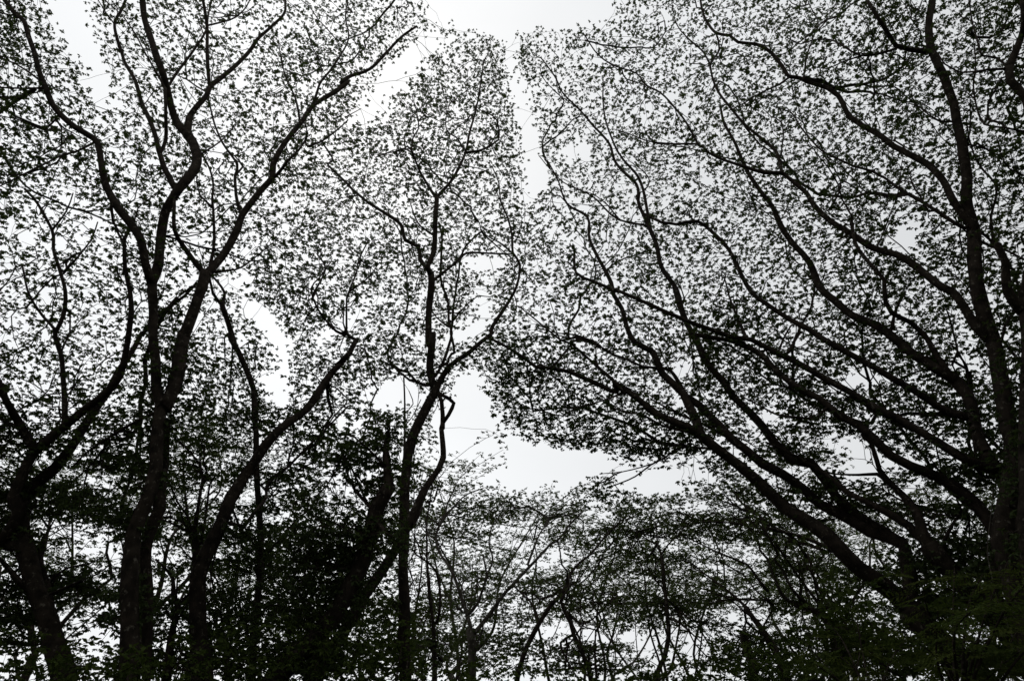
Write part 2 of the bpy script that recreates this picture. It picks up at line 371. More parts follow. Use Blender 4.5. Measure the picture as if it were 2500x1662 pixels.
tree('ladder', 13.0, 'tree on the right with parallel dark limbs climbing to the upper left like ladder rails', '''
50 32 0 t | S 2250,1420 2000,1050 1860,800 U 1620,1650 1480,1500 1350,1380 1270,1280
30 30 0.3 t | U 1270,1280 1210,1150 1180,1000 1140,830 1050,720
29 6 1.8 | U 1050,720 900,640 750,540 620,430 520,350 400,280 250,220 120,110 0,0 C 600,1180 520,1090 470,1010 430,930 380,860 340,800 310,750 270,650 220,560 200,480
16 8 -0.8 | U 1050,720 940,600 880,500 800,370 700,270 560,200 510,120 500,0 C 940,1260 870,1180 810,1100 790,1000
10 4 0.5 | U 560,310 570,210 650,60
22 6 1.5 | U 1170,1010 1000,970 850,880 700,780 560,700 430,620 270,540 150,470 0,380 C 600,1480 500,1430 400,1360 340,1310 290,1230 240,1130 180,1060 100,1000 0,1010 B 1500,1000 1420,960
26 6 1.5 | U 1330,1400 1200,1360 1050,1280 900,1190 750,1100 600,1010 450,930 300,840 150,760 0,680 V 1400,580 1280,520 1150,450 1050,400 900,390 800,350 640,290 560,260 400,200 250,130 100,60 0,20 B 1300,1310 1200,1270 1120,1230 1110,1150
38 10 1 | S 2060,800 1950,450 1800,200 U 1100,1568 900,1450 700,1370 550,1290 420,1170 300,1060 150,970 0,850 V 1450,800 1350,730 1220,620 1130,520 1000,450 860,410 740,390 620,360
8 3 1 | V 1540,1010 1470,1010 1380,1000 1250,980 1150,930 1000,850 920,830
7 3 0.6 | V 1250,510 1310,370 1350,300 1430,270
8 4 0.6 | V 1330,500 1400,370 1440,280 1500,170 1530,50
9 3 0.5 | V 1010,390 950,250 890,100 860,0 840,-80
5 3 0 | U 1060,680 1020,600 950,600
6 3 0.4 | U 1020,590 1060,500 1030,360 970,160
6 3 0.4 | U 1060,500 1130,600 1150,700''')
tree('fan', 14.5, 'many stemmed tree low on the right, limbs fanning out to the upper left', '''
70 60 0 t | S 1850,1640 1640,1430 1400,1200 1160,970
48 24 0 | S 1150,960 1050,850 900,740 760,640 620,500 500,380 350,270 150,130 0,0 V 1080,1480 960,1370 850,1280 720,1180 640,1110
22 6 1.2 | V 640,1110 500,1050 350,980 250,910 100,800 0,740 E 1300,270 1200,225 1100,180 1000,160 940,155 880,110 800,60 740,30
10 3 0.5 | E 1330,270 1300,230 1180,120 1100,50 B 1050,1530 950,1450 860,1380
24 3 1 | V 650,1100 620,1030 560,900 530,820 450,740 370,660 340,590 300,500 160,430 100,320 60,170 0,60 B 1280,1270 1230,1180 1180,1080 1170,980 1080,920 1040,820 1000,740
8 3 0.5 | V 350,620 220,610 80,550 0,520 E 1200,45 1120,10 B 1040,1500 960,1480
36 18 0.8 | S 1130,950 1180,800 1150,600 S 1120,430 1000,380 850,330 700,240 560,170 420,100 320,0 V 1280,1430 1130,1350 1020,1260 900,1170 800,1060 720,980 650,900 560,840
12 8 0.4 | V 560,840 500,750 430,640 350,622
30 10 1.5 | S 1120,430 900,300 620,100 500,-60 V 1500,1350 1370,1330 1230,1200 1140,1070 1040,960 920,850 820,710 700,560 640,430 560,280 500,120 460,0 C 30,1400 0,1300 B 1500,1200 1480,1100 1445,1020
10 3 0.8 | B 1445,1020 1400,920 1390,830 1300,740 1270,650 1200,570 1130,490 1060,420 1020,340 960,260
9 3 -0.5 | B 1448,1010 1430,900 1400,800 1330,720 1290,650 1250,540 1240,440 1240,360
6 2 0.6 | B 1430,1015 1350,1000 1280,970 1200,890 1120,850 1060,820 1000,760 950,700
10 4 0.8 | V 880,1150 800,1120 700,1060 600,1020 450,950 280,860
9 4 0.6 | V 640,1120 520,1100 360,1060 200,970 100,965 0,930
7 3 1 | V 735,1230 650,1230 560,1220 480,1240 380,1310 280,1360 160,1450 50,1500 -60,1540
4 2 0.4 | V 300,1350 200,1380 60,1415 -100,1430
5 2 0 | V 560,1215 500,1190 440,1160
''')
tree('diagonal', 13.6, 'heavy mottled trunk slanting across the lower right corner behind the feathery sapling', '''
66 46 0 t | S 2250,1560 2080,1280 1900,1050 1700,850 1520,650 1330,450
26 6 1 | S 1340,460 1150,280 1000,180 830,90 650,0 F 700,650 620,600 546,558 468,520 404,493
28 9 0.5 | S 1340,450 1270,330 1240,200 1170,80 1080,0 U 520,1480 460,1400 430,1300 400,1200 330,1130
12 4 0.5 | U 560,1530 470,1450 440,1430 300,1440 100,1430
12 5 -0.5 | S 1450,580 1460,400 1540,250 1600,150 1560,60''')
tree('strip', 24.0, 'flat topped tree with a dark layered crown under the fanning limbs', '''
30 20 0 t | S 600,1500 560,1250 480,1050 420,1000
12 4 1 | S 420,1000 250,950 120,860 70,750 30,650 0,560 F 380,980 365,920 310,860 250,820
10 4 -1 | S 330,930 200,800 120,640 50,560 F 460,1000 420,920 380,850
9 3 -0.8 | S 420,930 280,740 180,600 80,450 0,360 F 380,900 330,830
11 3 1.5 | S 560,500 430,430 330,390 200,350 0,300 F 500,900 380,880 280,860 150,850 60,860 0,840
6 2 0.5 | F 480,900 400,840 340,800 260,790
6 2 0.5 | F 310,860 320,800 300,740
8 3 -0.6 | S 440,980 400,820 360,640 330,500''', dens=1.25, ls=1.1)
# ---- farther trees along the bottom
tree('far_forked', 27.0, 'pale trunk forking low, seen through the gap below the elbow stem', '''
26 20 0 t | Q 1780,1568 1790,1400 1790,1250 1770,1150
11 3 1.5 | Q 1780,1150 1750,1020 1700,880 1650,720 1600,620 1530,520 1490,400 1520,290 1640,120 1750,20 E 700,700
5 2 -1 | Q 1520,280 1460,230 1350,180
4 2 0.5 | Q 1480,395 1400,330 1330,240
12 4 2 | Q 1810,1170 1850,1120 1980,950 2080,820 R 0,780 90,680 200,560 300,450 400,380 480,270 580,170
7 2 1 | R 130,600 230,350 300,270 420,180
9 4 -1 | Q 1740,1030 1830,930 1880,800 1910,720 E 720,1100 700,1000
6 2 0.8 | Q 1900,720 1960,560 1930,420 1960,270 2050,180 2121,80
5 2 -0.6 | Q 1720,1000 1620,900 1530,800
6 2 0.5 | Q 1700,850 1710,760 1760,700''', mat=BARK_PALE, dens=1.0, ls=1.15)
tree('far_pair', 22.0, 'slender upright stem forking near its foot, just right of the leaf wrapped pole', '''
14 8 0 t | Q 1480,1568 1480,1300 1470,1100 1440,900 1430,700
7 3 0.8 | Q 1430,700 1415,550 1415,400 1410,250 1440,100 1450,0 E 470,700 460,640
8 4 -0.6 | Q 1500,1080 1525,950 1520,800 1490,650 1440,590 1330,520 1290,470
4 2 0.5 | Q 1440,600 1420,560 1490,540''', dens=0.5, ls=1.1)
tree('far_snake', 25.0, 'tree with a thin S curved trunk sweeping up to the right in the lower centre', '''
14 11 0 t | R 40,1568 80,1400 110,1300 190,1150 260,1030 330,930 400,860 450,780
8 3 2 | R 460,760 480,680 560,590 650,520 720,430 830,310 900,240 960,200
6 3 -0.8 | R 450,760 455,660 410,600 400,500 380,400
4 2 0.6 | R 470,770 550,730 620,620 650,560
7 3 1 | R 230,1090 200,1000 150,910 80,840 0,760
4 2 0 | R 350,850 400,800 280,740 190,650''', dens=1.0, ls=1.15)
tree('far_wave', 23.0, 'thin trunk winding up beside the S curved one, with looping side branches', '''
14 9 0 t | R 660,1568 620,1420 560,1280 510,1180 480,1080 430,980 400,900 430,850
6 3 0.8 | R 430,850 480,770 490,700 470,640
6 2 1 | R 440,990 520,1060 600,1090 700,1030 800,930 850,830 870,790
7 3 -0.5 | R 700,1568 690,1380 690,1200 690,1140 610,1120 500,1050
6 3 0.5 | R 695,1150 740,1060 720,1000 670,950 680,820
5 2 0.5 | R 600,1090 570,1030 530,960
7 3 -0.5 | R 400,1250 450,1380 520,1500 560,1568''', dens=1.1, ls=1.1)
tree('far_straight', 26.0, 'straight thin trunk carrying stacked flat crowns in the lower centre', '''
14 9 0 t | R 1200,1520 1260,1380 1300,1200 1290,1050 1280,900 1260,750 1250,600 1240,530
6 3 0.8 | R 1240,520 1210,440 1195,330 1190,260
5 2 -1 | R 1240,520 1300,430 1370,370 1430,290
5 2 0.6 | R 1195,430 1110,390 1040,340 960,320
5 2 0 | R 1195,740 1185,680 1190,600 1230,540
6 3 -1 | R 1310,1050 1400,1090 1500,1180 1580,1260
4 2 0.4 | R 1190,710 1100,680 1000,660
5 2 0.8 | R 1290,900 1350,950 1390,1060''', dens=1.1, ls=1.15)
tree('far_right', 24.0, 'thin tree whose limbs reach left over the pale gaps, right of lower centre', '''
20 11 0 t | R 2200,1350 2100,1180 2000,1050 1930,950
8 3 1.5 | R 1930,950 1850,870 1740,780 1600,680 1500,600 1400,560
6 2 -0.6 | R 2000,1050 1900,970 1820,900 1700,850 1600,830
5 2 0.6 | R 1930,940 1980,860 1960,800 2060,760
8 3 1 | R 2121,820 2050,740 1950,600 1850,560 1700,500 1560,430 1450,380
4 2 0.6 | R 1940,970 2040,960 2110,900''', dens=1.1, ls=1.15)
tree('stump', 19.0, 'short broken black trunk poking up among bushes at the lower right', '''
24 20 0 t | R 2000,1568 1990,1400 1960,1320 1930,1220 1925,1170''', dens=0.0)

# ------------------------------------------------------------------ sky gaps and dark patches of the canopy, in full-picture units
def caps(txt):
    o = []
    for part in txt.split(';'):
        p = [tuple(float(v) for v in q.split(',')) for q in part.split()]
        if len(p) == 1: p = p * 2
        for a, b in zip(p[:-1], p[1:]): o.append((*a, *b))
    return np.array(o) * 1.0598
GAPS = caps('''1010,-60,30 1380,-60,30;1020,20,36 1360,10,50;1060,40,22 1170,62,20 1200,50,16 1270,30,18;995,95,14 935,150,24 885,190,24 860,250,20 800,285,8;
1168,90,7 1182,160,8 1198,230,13 1214,290,17 1232,380,25 1236,430,18 1208,462,4;1300,355,10 1345,350,12;
150,10,34 180,80,36 218,150,22 228,200,26 250,240,16;160,480,20;60,555,10;100,860,16;60,880,8;
1080,602,10 1160,600,10 1100,615,8;1112,660,8 1116,720,18 1096,760,20 1040,775,8;
890,890,14 930,880,12 965,915,14 905,918,24 860,915,18;785,975,10 835,978,12;1085,900,34 1100,950,36 1070,985,26 1010,985,12;1105,860,10 1050,870,10;
1210,1058,14 1300,1075,42 1400,1065,20;1300,1105,22;1390,1080,10 1500,1065,8;1500,1090,12 1545,1090,16 1550,1070,14;1365,1180,18 1400,1185,14;
560,700,16 610,735,20 650,790,16 660,850,16 640,905,24;620,880,18;730,780,8 830,720,10;845,760,10;590,1125,20 560,1145,14;
395,1205,14 400,1230,12;460,1170,16;505,1120,10;520,650,10 560,640,8;
2085,550,26 2120,520,6;2203,838,10 2235,835,18;1582,840,20 1560,870,8;1787,955,14 1730,975,8;1930,885,14 2000,862,16 2050,875,8;
1930,1033,8 1976,1045,8;2119,1120,14 2125,1150,8;1590,1080,18 1650,1100,8;1660,1014,8;1751,1068,8;1560,920,8 1600,935,8;
640,1140,8;110,1300,14 125,1275,10;190,1270,14 260,1275,8;410,1440,12;150,1100,8;1340,480,10;1395,480,8;430,890,5;
1480,1260,6 1620,1262,6;1480,1345,10 1620,1350,9;1405,1330,8 1440,1350,8;1180,1400,10 1240,1410,10;1150,1375,8;1030,1260,14 1110,1290,14;1000,1330,10;
1690,1265,10 1760,1280,12;1990,1378,10 2050,1375,8;1680,1400,12 1760,1402,12;1840,1430,10 1880,1425,8''')
DARK = caps('''540,960,75 520,870,40;540,1050,60;890,1040,70 960,1090,50;700,1180,90 620,1300,90 800,1250,80;200,1330,120;60,1500,120;
1000,1100,30;1470,1180,26 1720,1190,34;1300,1150,18 1380,1140,16;1650,760,50;2260,1400,160;1850,1500,130;500,1500,130 900,1500,130;
1160,1250,40;20,60,26;400,830,50;1120,170,30;1000,230,26;1500,620,40;1250,150,22''')
def field(G, x, y):
    """signed distance (px) to the nearest capsule, negative inside"""
    best = np.full(len(x), 1e9)
    for ax, ay, ar, bx, by, br in G:
        dx, dy = bx - ax, by - ay; q = np.clip(((x - ax) * dx + (y - ay) * dy) / (dx * dx + dy * dy + 1e-9), 0, 1)
        d = np.hypot(x - ax - q * dx, y - ay - q * dy) - (ar + (br - ar) * q); best = np.minimum(best, d)
    return best

# ------------------------------------------------------------------ build limbs
allpx, allinfo = [], []       # for deciding which limb carries the leaves seen in a given direction
for ti, (key, t) in enumerate(T.items()):
    nodes, rad = [], []; built = []
    for li, (w0, w1, dY, px, flag) in enumerate(t['limbs']):
        if li == 0: Ys = t['Y']
        else:
            x, y, f = project(np.array(nodes)); j = int(np.argmin((x - px[0, 0]) ** 2 + (y - px[0, 1]) ** 2)); Ys = nodes[j][1]
            dj = math.hypot(x[j] - px[0, 0], y[j] - px[0, 1])
        s = np.concatenate([[0], np.cumsum(np.hypot(*np.diff(px, axis=0).T))]); s /= s[-1]
        Y = Ys + dY * s + 0.18 * np.sin(s * 9 + li * 1.7) * (s > 0) * min(1, s[-1])
        if flag: Y = Ys + dY * s
        P = at(px[:, 0], px[:, 1], Y); _, _, fw = project(P)
        w = (w0 + (w1 - w0) * s ** 0.75) * 0.97; R = w * 0.5 * fw / FPX
        if li > 0 and dj < 60: P = np.vstack([nodes[j], P]); R = np.concatenate([[R[0]], R])
        if li == 0:           # down to the ground
            d = P[0] - P[1]; d = d / np.linalg.norm(d); b = P[0].copy(); n = 3
            drop = P[0][2] + 0.4; slope = d[:2] / max(0.4, -d[2]); low = []
            for k in range(n, 0, -1):
                q = k / n; low.append([b[0] + slope[0] * drop * 0.5 * q, b[1], b[2] - drop * q])
            P = np.vstack([low, P]); R = np.concatenate([[R[0] * 1.55, R[0] * 1.2, R[0] * 1.08], R])
            t['base'] = P[0].copy(); t['base'][2] = 0.0
        keep = np.concatenate([[True], np.linalg.norm(np.diff(P, axis=0), axis=1) > 0.02]); P, R = P[keep], R[keep]
        P2, R2 = smooth_path(P, R, 0.22)
        # small knots and kinks so that no limb is a perfect sweep
        wob = np.array([noise.noise_vector(Vector(p * 1.1) + Vector((ti * 7.1, 0, 0))) for p in P2])
        P2 = P2 + wob * np.minimum(0.06, R2)[:, None] * 0.55
        built.append((P2, R2, flag)); nodes += list(P2); rad += list(R2)
        x, y, f = project(P2)
        skip = flag == 't' or t['dens'] == 0
        if not skip:
            q = np.linspace(0, 1, len(P2))
            for k in range(len(P2)):
                if li == 0 and P2[k][2] < 3: continue
                allpx.append((x[k], y[k])); allinfo.append((ti, P2[k][1], q[k]))
        elif flag == 't' and t['dens'] > 0:
            for k in range(0, len(P2)):
                if P2[k][2] > 4.5 and k % 3 == 0: allpx.append((x[k], y[k])); allinfo.append((ti, P2[k][1], 0.3))
    t['nodes'] = np.array(nodes); t['rad'] = np.array(rad); t['built'] = built
keys = list(T)

# ------------------------------------------------------------------ where the leaves are: twig tips spread through each crown
kd = kdtree.KDTree(len(allpx))
for i, (x, y) in enumerate(allpx): kd.insert((x, y, 0), i)
kd.balance()
NC = 150000
cx = rng.uniform(-160, 2660, NC); cy = rng.uniform(-160, 1640, NC)
gd = field(GAPS, cx, cy); dd = field(DARK, cx, cy)
tips = {k: [] for k in keys}; taken = {}; RMIN = 10.8
for i in range(NC):
    n1 = noise.noise(Vector((cx[i] / 70, cy[i] / 60, 3.3))); n2 = noise.noise(Vector((cx[i] / 26, cy[i] / 24, 8.1)))
    n3 = noise.noise(Vector((cx[i] / 11, cy[i] / 11, 2.7)))
    if gd[i] < 8 + 14 * n2 + 9 * n3: continue
    dens = 1.0 + 0.75 * n1 + 0.95 * n2
    if cx[i] < 700 and cy[i] < 850: dens *= 0.82
    if cx[i] > 1650 and cy[i] > 850: dens *= 1.45
    if cx[i] < 700 and cy[i] > 850: dens *= 1.1
    if 1130 < cx[i] < 1760 and 820 < cy[i] < 1130: dens *= 1.6
    if cx[i] > 1700 and cy[i] < 1100: dens *= 1.2
    if cx[i] < 1000 and cy[i] > 1000: dens *= 1.75
    if dd[i] < 0: dens *= 1.9
    elif dd[i] < 30: dens *= 1.4
    if 620 < cx[i] < 1290 and 90 < cy[i] < 1000: dens *= 1.5
    if cx[i] > 2300 and cy[i] < 1000: dens *= 0.75
    if cy[i] > 1060: dens *= min(2.2, max(0.12, 1.1 + 4.0 * noise.noise(Vector((cx[i] / 210, cy[i] / 27, 5.5)))))
    if cy[i] > 1400: dens *= 0.95
    if cx[i] > 1900 and cy[i] > 1150: dens *= 0.8
    near = kd.find_n((cx[i] + rng.normal(0, 10), cy[i] + rng.normal(0, 10), 0), 6)
    ti, Y, q = allinfo[near[0][1]]; d = near[0][2]
    if rng.random() < 0.3: ti, Y, q = allinfo[near[5][1]]
    t = T[keys[ti]]
    if d > (150 if Y < 20 else 110) * (1 + 0.3 * n1): continue
    dens = min(4.0, dens * t['dens'])
    if dens < 0.22: continue
    rm = RMIN / math.sqrt(dens); gx, gy = int(cx[i] // 16), int(cy[i] // 16); w_ = int(rm // 16) + 1
    if any((cx[i] - a) ** 2 + (cy[i] - b) ** 2 < rm * rm for u in range(-w_, w_ + 1) for v in range(-w_, w_ + 1) for a, b in taken.get((gx + u, gy + v), ())): continue
    taken.setdefault((gx, gy), []).append((cx[i], cy[i]))
    Y += abs(rng.normal(0.25, 0.95 if Y < 20 else 1.8)) - 0.05 + 0.4 * n1
    if keys[ti] == 'leaning': Y -= 0.2
    tips[keys[ti]].append(at(cx[i], cy[i], max(Y, 6.0)))

def grow(nodes, tips, step=0.34):
    """join every tip to the nearest part of the growing tree -> segments with parents"""
    nodes = np.asarray(nodes); n0 = len(nodes)
    d0 = np.array([np.min(np.sum((nodes - p) ** 2, 1)) for p in tips]); order = np.argsort(d0)
    lead = [int(i) for i in order if d0[i] > (step * 2.2) ** 2 and rng.random() < 0.07]; ls_ = set(lead)
    order = lead[::-1] + [int(i) for i in order if int(i) not in ls_]
    cap = n0 + len(tips) * 15 + 10
    X = np.zeros((cap, 3)); X[:n0] = nodes; par = np.full(cap, -1); D = np.zeros((cap, 3)); pen = np.zeros(cap)
    D[1:n0] = nodes[1:] - nodes[:-1]; D[0] = D[min(1, n0 - 1)]; D[:n0] /= np.linalg.norm(D[:n0], axis=1)[:, None] + 1e-9
    pen[:n0] = step * 1.8
    n = n0; ends = []
    for oi, i in enumerate(order):
        p = tips[i]; v = p - X[:n]; dist = np.sqrt(np.sum(v * v, 1)) + 1e-6
        cosv = np.sum(v * D[:n], 1) / dist
        j = int(np.argmin(dist * ((1.28 if oi < len(lead) else 1.6) - cosv) + pen[:n])); dj = dist[j]
        if dj > step * (13 if oi < len(lead) else 6): continue
        k = max(1, min(14, int(dj / step + 0.5))); a = X[j]; v = p - a; prev = j
        mid = a + v * 0.5 + D[j] * dj * 0.22 + rng.normal(0, 0.06, 3) * dj
        for m in range(1, k + 1):
            s = m / k; q = (1 - s) ** 2 * a + 2 * s * (1 - s) * mid + s * s * p + (rng.normal(0, 0.022 + 0.02 * (oi < len(lead)), 3) if m < k else 0)
            X[n] = q; par[n] = prev; dv = q - X[prev]; D[n] = dv / (np.linalg.norm(dv) + 1e-9); prev = n; n += 1
        ends.append(prev)
    cnt = np.zeros(n); 
    for e in ends: cnt[e] += 1
    for k in range(n - 1, n0 - 1, -1):
        if par[k] >= 0: cnt[par[k]] += cnt[k]
    idx = np.arange(n0, n)
    return X[:n], par[:n], cnt[:n], idx, np.array(ends)

GROUPS = {}
for key, t in T.items():
    root = thing('tree', t['label'], 'tree', t['base']); base = t['base']
    far = t['Y'] > 20
    sides = 7 if far else 10
    # the stem and its fused continuations are the trunk, every other traced limb is a part of its own
    Vs, Qs, Ts, off = [], [], [], 0
    for k, (P, R, flag) in enumerate(t['built']):
        V, q, c = tube(P, R, sides, 0.22, k)
        if flag == 't':
            Vs.append(V); Qs.append(q + off); Ts.append(c + off); off += len(V)
        else: link('limb', V, [q, c], t['mat'], root, True, None, base)
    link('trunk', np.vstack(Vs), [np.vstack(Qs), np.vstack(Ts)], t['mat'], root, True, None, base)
    tp = np.array(tips[key])
    if len(tp) < 4: continue
    X, par, cnt, idx, ends = grow(t['nodes'], tp, 0.34 if not far else 0.6)
    r = (0.0048 if not far else 0.009) * np.maximum(cnt, 1) ** 0.43
    V, q = segs_mesh(X[par[idx]], X[idx], np.minimum(r[par[idx]], r[idx] * 1.25), r[idx])
    link('twigs', V, [q], t['mat'], root, False, 'stuff', base)
    # leaves: a few rosettes about each twig tip and along the last bits of twig
    ls = t['ls']; per = 8
    E = X[ends]; reps = 6 if far else 4
    c1 = np.repeat(E, reps, 0) + rng.normal(0, 1, (len(E) * reps, 3)) * np.array([0.12, 0.12, 0.08]) * ls
    V, f = rosettes(c1, per, 0.080 * ls, 0.043 * ls)
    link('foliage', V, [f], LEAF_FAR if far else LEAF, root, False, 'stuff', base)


# ------------------------------------------------------------------ farther flat-crowned trees that close the view low down
def umbrella(name, label, group, bx, by, H, RC, npads, seed, ntips, ls, mat, leafmat, low=0.55, flat=0.32, cat='tree', per=5, reps=11, spread=0.75):
    rs = np.random.default_rng(seed); base = np.array([bx, by, 0.0])
    root = thing(name, label, cat, base, group)
    lean = rs.normal(0, 0.05, 2); fork = H * rs.uniform(0.3, 0.45)
    P = [base + [0, 0, -0.4]] + [base + np.array([lean[0] * h + rs.normal(0, 0.012) * H, lean[1] * h, h]) for h in np.linspace(0, fork, 5)[1:]]
    r0 = 0.011 * H; P2, R2 = smooth_path(P, np.linspace(r0 * 1.4, r0 * 0.85, len(P)), 0.8)
    V, q, c = tube(P2, R2, 7, 0.2, seed); link('trunk', V, [q, c], mat, root, True, None, base)
    nodes = list(P2); tp = []
    nl = max(3, npads // 2); a0 = rs.uniform(0, 6.28)
    for k in range(nl):
        a = a0 + k * 2 * math.pi / nl + rs.normal(0, 0.3); rr = RC * rs.uniform(0.35, 0.8); top = H * rs.uniform(0.80, 0.96)
        s0 = P2[-1] if k % 2 == 0 else P2[int(len(P2) * rs.uniform(0.75, 0.95))]
        e = base + np.array([math.cos(a) * rr, math.sin(a) * rr, top]); v = e - s0; L_ = []
        for u in np.linspace(0, 1, 6):
            L_.append(s0 + v * np.array([u ** 0.85, u ** 0.85, u]) + rs.normal(0, 0.028 * H * (0 < u < 1), 3))
        A, B = smooth_path(L_, np.linspace(r0 * 0.55, r0 * 0.13, 6), 0.6)
        V, q, c = tube(A, B, 5, 0.15, seed + k); link('limb', V, [q, c], mat, root, True, None, base); nodes += list(A)
        for m in range(2):
            u = 1.0 if m == 0 else rs.uniform(0.55, 0.85); cen = L_[-1] if m == 0 else A[int((len(A) - 1) * u)] + np.array([*rs.normal(0, RC * 0.22, 2), rs.uniform(0, 0.8)])
            rp = RC * rs.uniform(0.48, 0.72); n = int(ntips / (2 * nl))
            w = rs.normal(0, 1, (n, 2)); rad = np.sqrt(rs.uniform(0, 1, n)) * rp * (1 + 0.18 * rs.normal(0, 1, n)); w /= np.linalg.norm(w, axis=1)[:, None]
            z = -0.12 * (rad / rp) ** 2 * rp * 0.6 + rs.normal(0, flat * 0.34, n)
            tp.append(cen + np.stack([w[:, 0] * rad, w[:, 1] * rad, z], -1))
    tp = np.vstack(tp); tp = tp[tp[:, 2] > H * low * 0.8]
    X, par, cnt, idx, ends = grow(np.array(nodes), tp, 0.8)
    r = 0.0085 * np.maximum(cnt, 1) ** 0.45 * (by / 45.0) ** 0.5
    V, q = segs_mesh(X[par[idx]], X[idx], np.minimum(r[par[idx]], r[idx] * 1.25), r[idx]); link('twigs', V, [q], mat, root, False, 'stuff', base)
    E = X[ends]; c1 = np.repeat(E, reps, 0) + rs.normal(0, 1, (len(E) * reps, 3)) * np.array([0.26, 0.26, 0.05]) * spread * ls
    V, f = rosettes(c1, per, 0.10 * ls, 0.042 * ls, 0.1); link('foliage', V, [f], leafmat, root, False, 'stuff', base)
    return root
rows = [(36, 19.0, 5.5, 8, 1.4, 'first'), (46, 21.0, 6.5, 7, 1.6, 'second'), (60, 22.0, 7.5, 6, 2.1, 'third')]
LAND = [(40, 'the left edge trunk'), (330, 'the fused twin trunks'), (490, 'the long trunk with the hooked fork'), (620, 'the slim vine clad tree'), (840, 'the thick leaning trunk'),
        (985, 'the leaf wrapped pole'), (1150, 'the pale low forked trunk'), (1290, 'the S curved trunk'), (1460, 'the winding trunk'), (1630, 'the straight thin trunk'),
        (1840, 'the broken stump'), (2040, 'the fanning stems'), (2230, 'the parallel climbing limbs'), (2440, 'the lichen spotted right trunk')]
ROWW = {'first': 'large layered flat crowned tree', 'second': 'medium layered flat crowned tree', 'third': 'small distant flat crowned tree', 'last': 'tiny farthest flat crowned tree'}
SEEN = set()
def far_label(wd, x, y):
    px = float(project(np.array([[x, y, 8.0]]))[0][0]); k = min(range(len(LAND)), key=lambda i: abs(LAND[i][0] - px)); d = px - LAND[k][0]
    opts = ['behind ' + LAND[k][1], ('just right of ' if d > 0 else 'just left of ') + LAND[k][1], ('well to the right of ' if d > 0 else 'well to the left of ') + LAND[k][1]]
    if abs(d) > 35: opts = opts[1:] + opts[:1]
    if px < 0 or px > 2500: opts = ['mostly outside the %s edge beyond ' % ('left' if px < 0 else 'right') + LAND[k][1]] + ['outermost at the edge past ' + LAND[k][1]]
    for o in opts:
        t = ROWW[wd] + ' ' + o
        if t not in SEEN: break
    SEEN.add(t); return t
sd_ = 100
for (Yr, H, RC, n, ls, wd) in rows:
    half = Yr * 0.74
    for k in range(n):
        x = -half + 2 * half * (k + 0.5) / n + rng.normal(0, half / n * 0.35); y = Yr + rng.normal(0, Yr * 0.05)
        side = 0 if x / y < -0.26 else (2 if x / y > 0.3 else 1); h = H * rng.uniform(0.86, 1.06)
        if wd == 'first' and side == 1: h *= 0.88 if x < 0.5 else 0.8
        if side == 0: h *= 1.08
        sd_ += 1
        umbrella('tree', far_label(wd, x, y), 'flat crowned trees closing the view', x, y, h, RC * rng.uniform(0.85, 1.15), 6, sd_,
                 270, ls, BARK if rng.random() < 0.6 else BARK_PALE, LEAF_FAR, reps=8 if Yr < 50 else 6)

# ------------------------------------------------------------------ dark under-trees and bushes along the bottom edge
def bush(px, py_top, Y, wpx, label, seed, group=None, ls=1.0, n=250, leafmat=None, name='bush', cat='bush', low=1750):
    rs = np.random.default_rng(seed); top = at(px, py_top, Y); hw = wpx * 0.5 * Y / FPX / 0.9; base = np.array([top[0], Y, 0.0])
    root = thing(name, label, cat, base, group); H = top[2]; nodes = []
    for k in range(6):
        a = rs.uniform(0, 6.28); rr = hw * rs.uniform(0.2, 0.75); e = base + np.array([math.cos(a) * rr, math.sin(a) * rr * 0.8, H * rs.uniform(0.7, 0.95)])
        pts = [base + [rs.normal(0, 0.06), rs.normal(0, 0.06), -0.2]] + [base + (e - base) * np.array([u ** 1.5, u ** 1.5, u]) + rs.normal(0, 0.07, 3) for u in (0.25, 0.5, 0.75, 1)]
        A, B = smooth_path(pts, np.linspace(0.028, 0.008, 5), 0.25); V, q, c = tube(A, B, 6, 0.15, seed + k); link('stem', V, [q, c], BARK, root, True, None, base); nodes += list(A)
    d = rs.normal(0, 1, (n, 3)); d /= np.linalg.norm(d, axis=1)[:, None]; u = rs.uniform(0.35, 1, n) ** 0.5
    lum = np.array([1 + 0.28 * noise.noise(Vector(q * 1.9) + Vector((seed, 0, 0))) for q in d]) * u
    c = base + [0, 0, H * 0.62]; tp = c + d * lum[:, None] * np.array([hw, hw * 0.8, H * 0.40])
    tp = tp[tp[:, 2] > 0.8]
    X, par, cnt, idx, ends = grow(np.array(nodes), tp, 0.25)
    r = 0.0035 * np.maximum(cnt, 1) ** 0.42
    V, q = segs_mesh(X[par[idx]], X[idx], r[idx] * 1.2, r[idx]); link('twigs', V, [q], BARK, root, False, 'stuff', base)
    c1 = np.repeat(X[ends], 6, 0) + rs.normal(0, 1, (len(ends) * 6, 3)) * 0.13
    V, f = rosettes(c1, 6, 0.085 * ls, 0.042 * ls, 0.1); link('foliage', V, [f], leafmat or LEAF_BUSH, root, False, 'stuff', base)
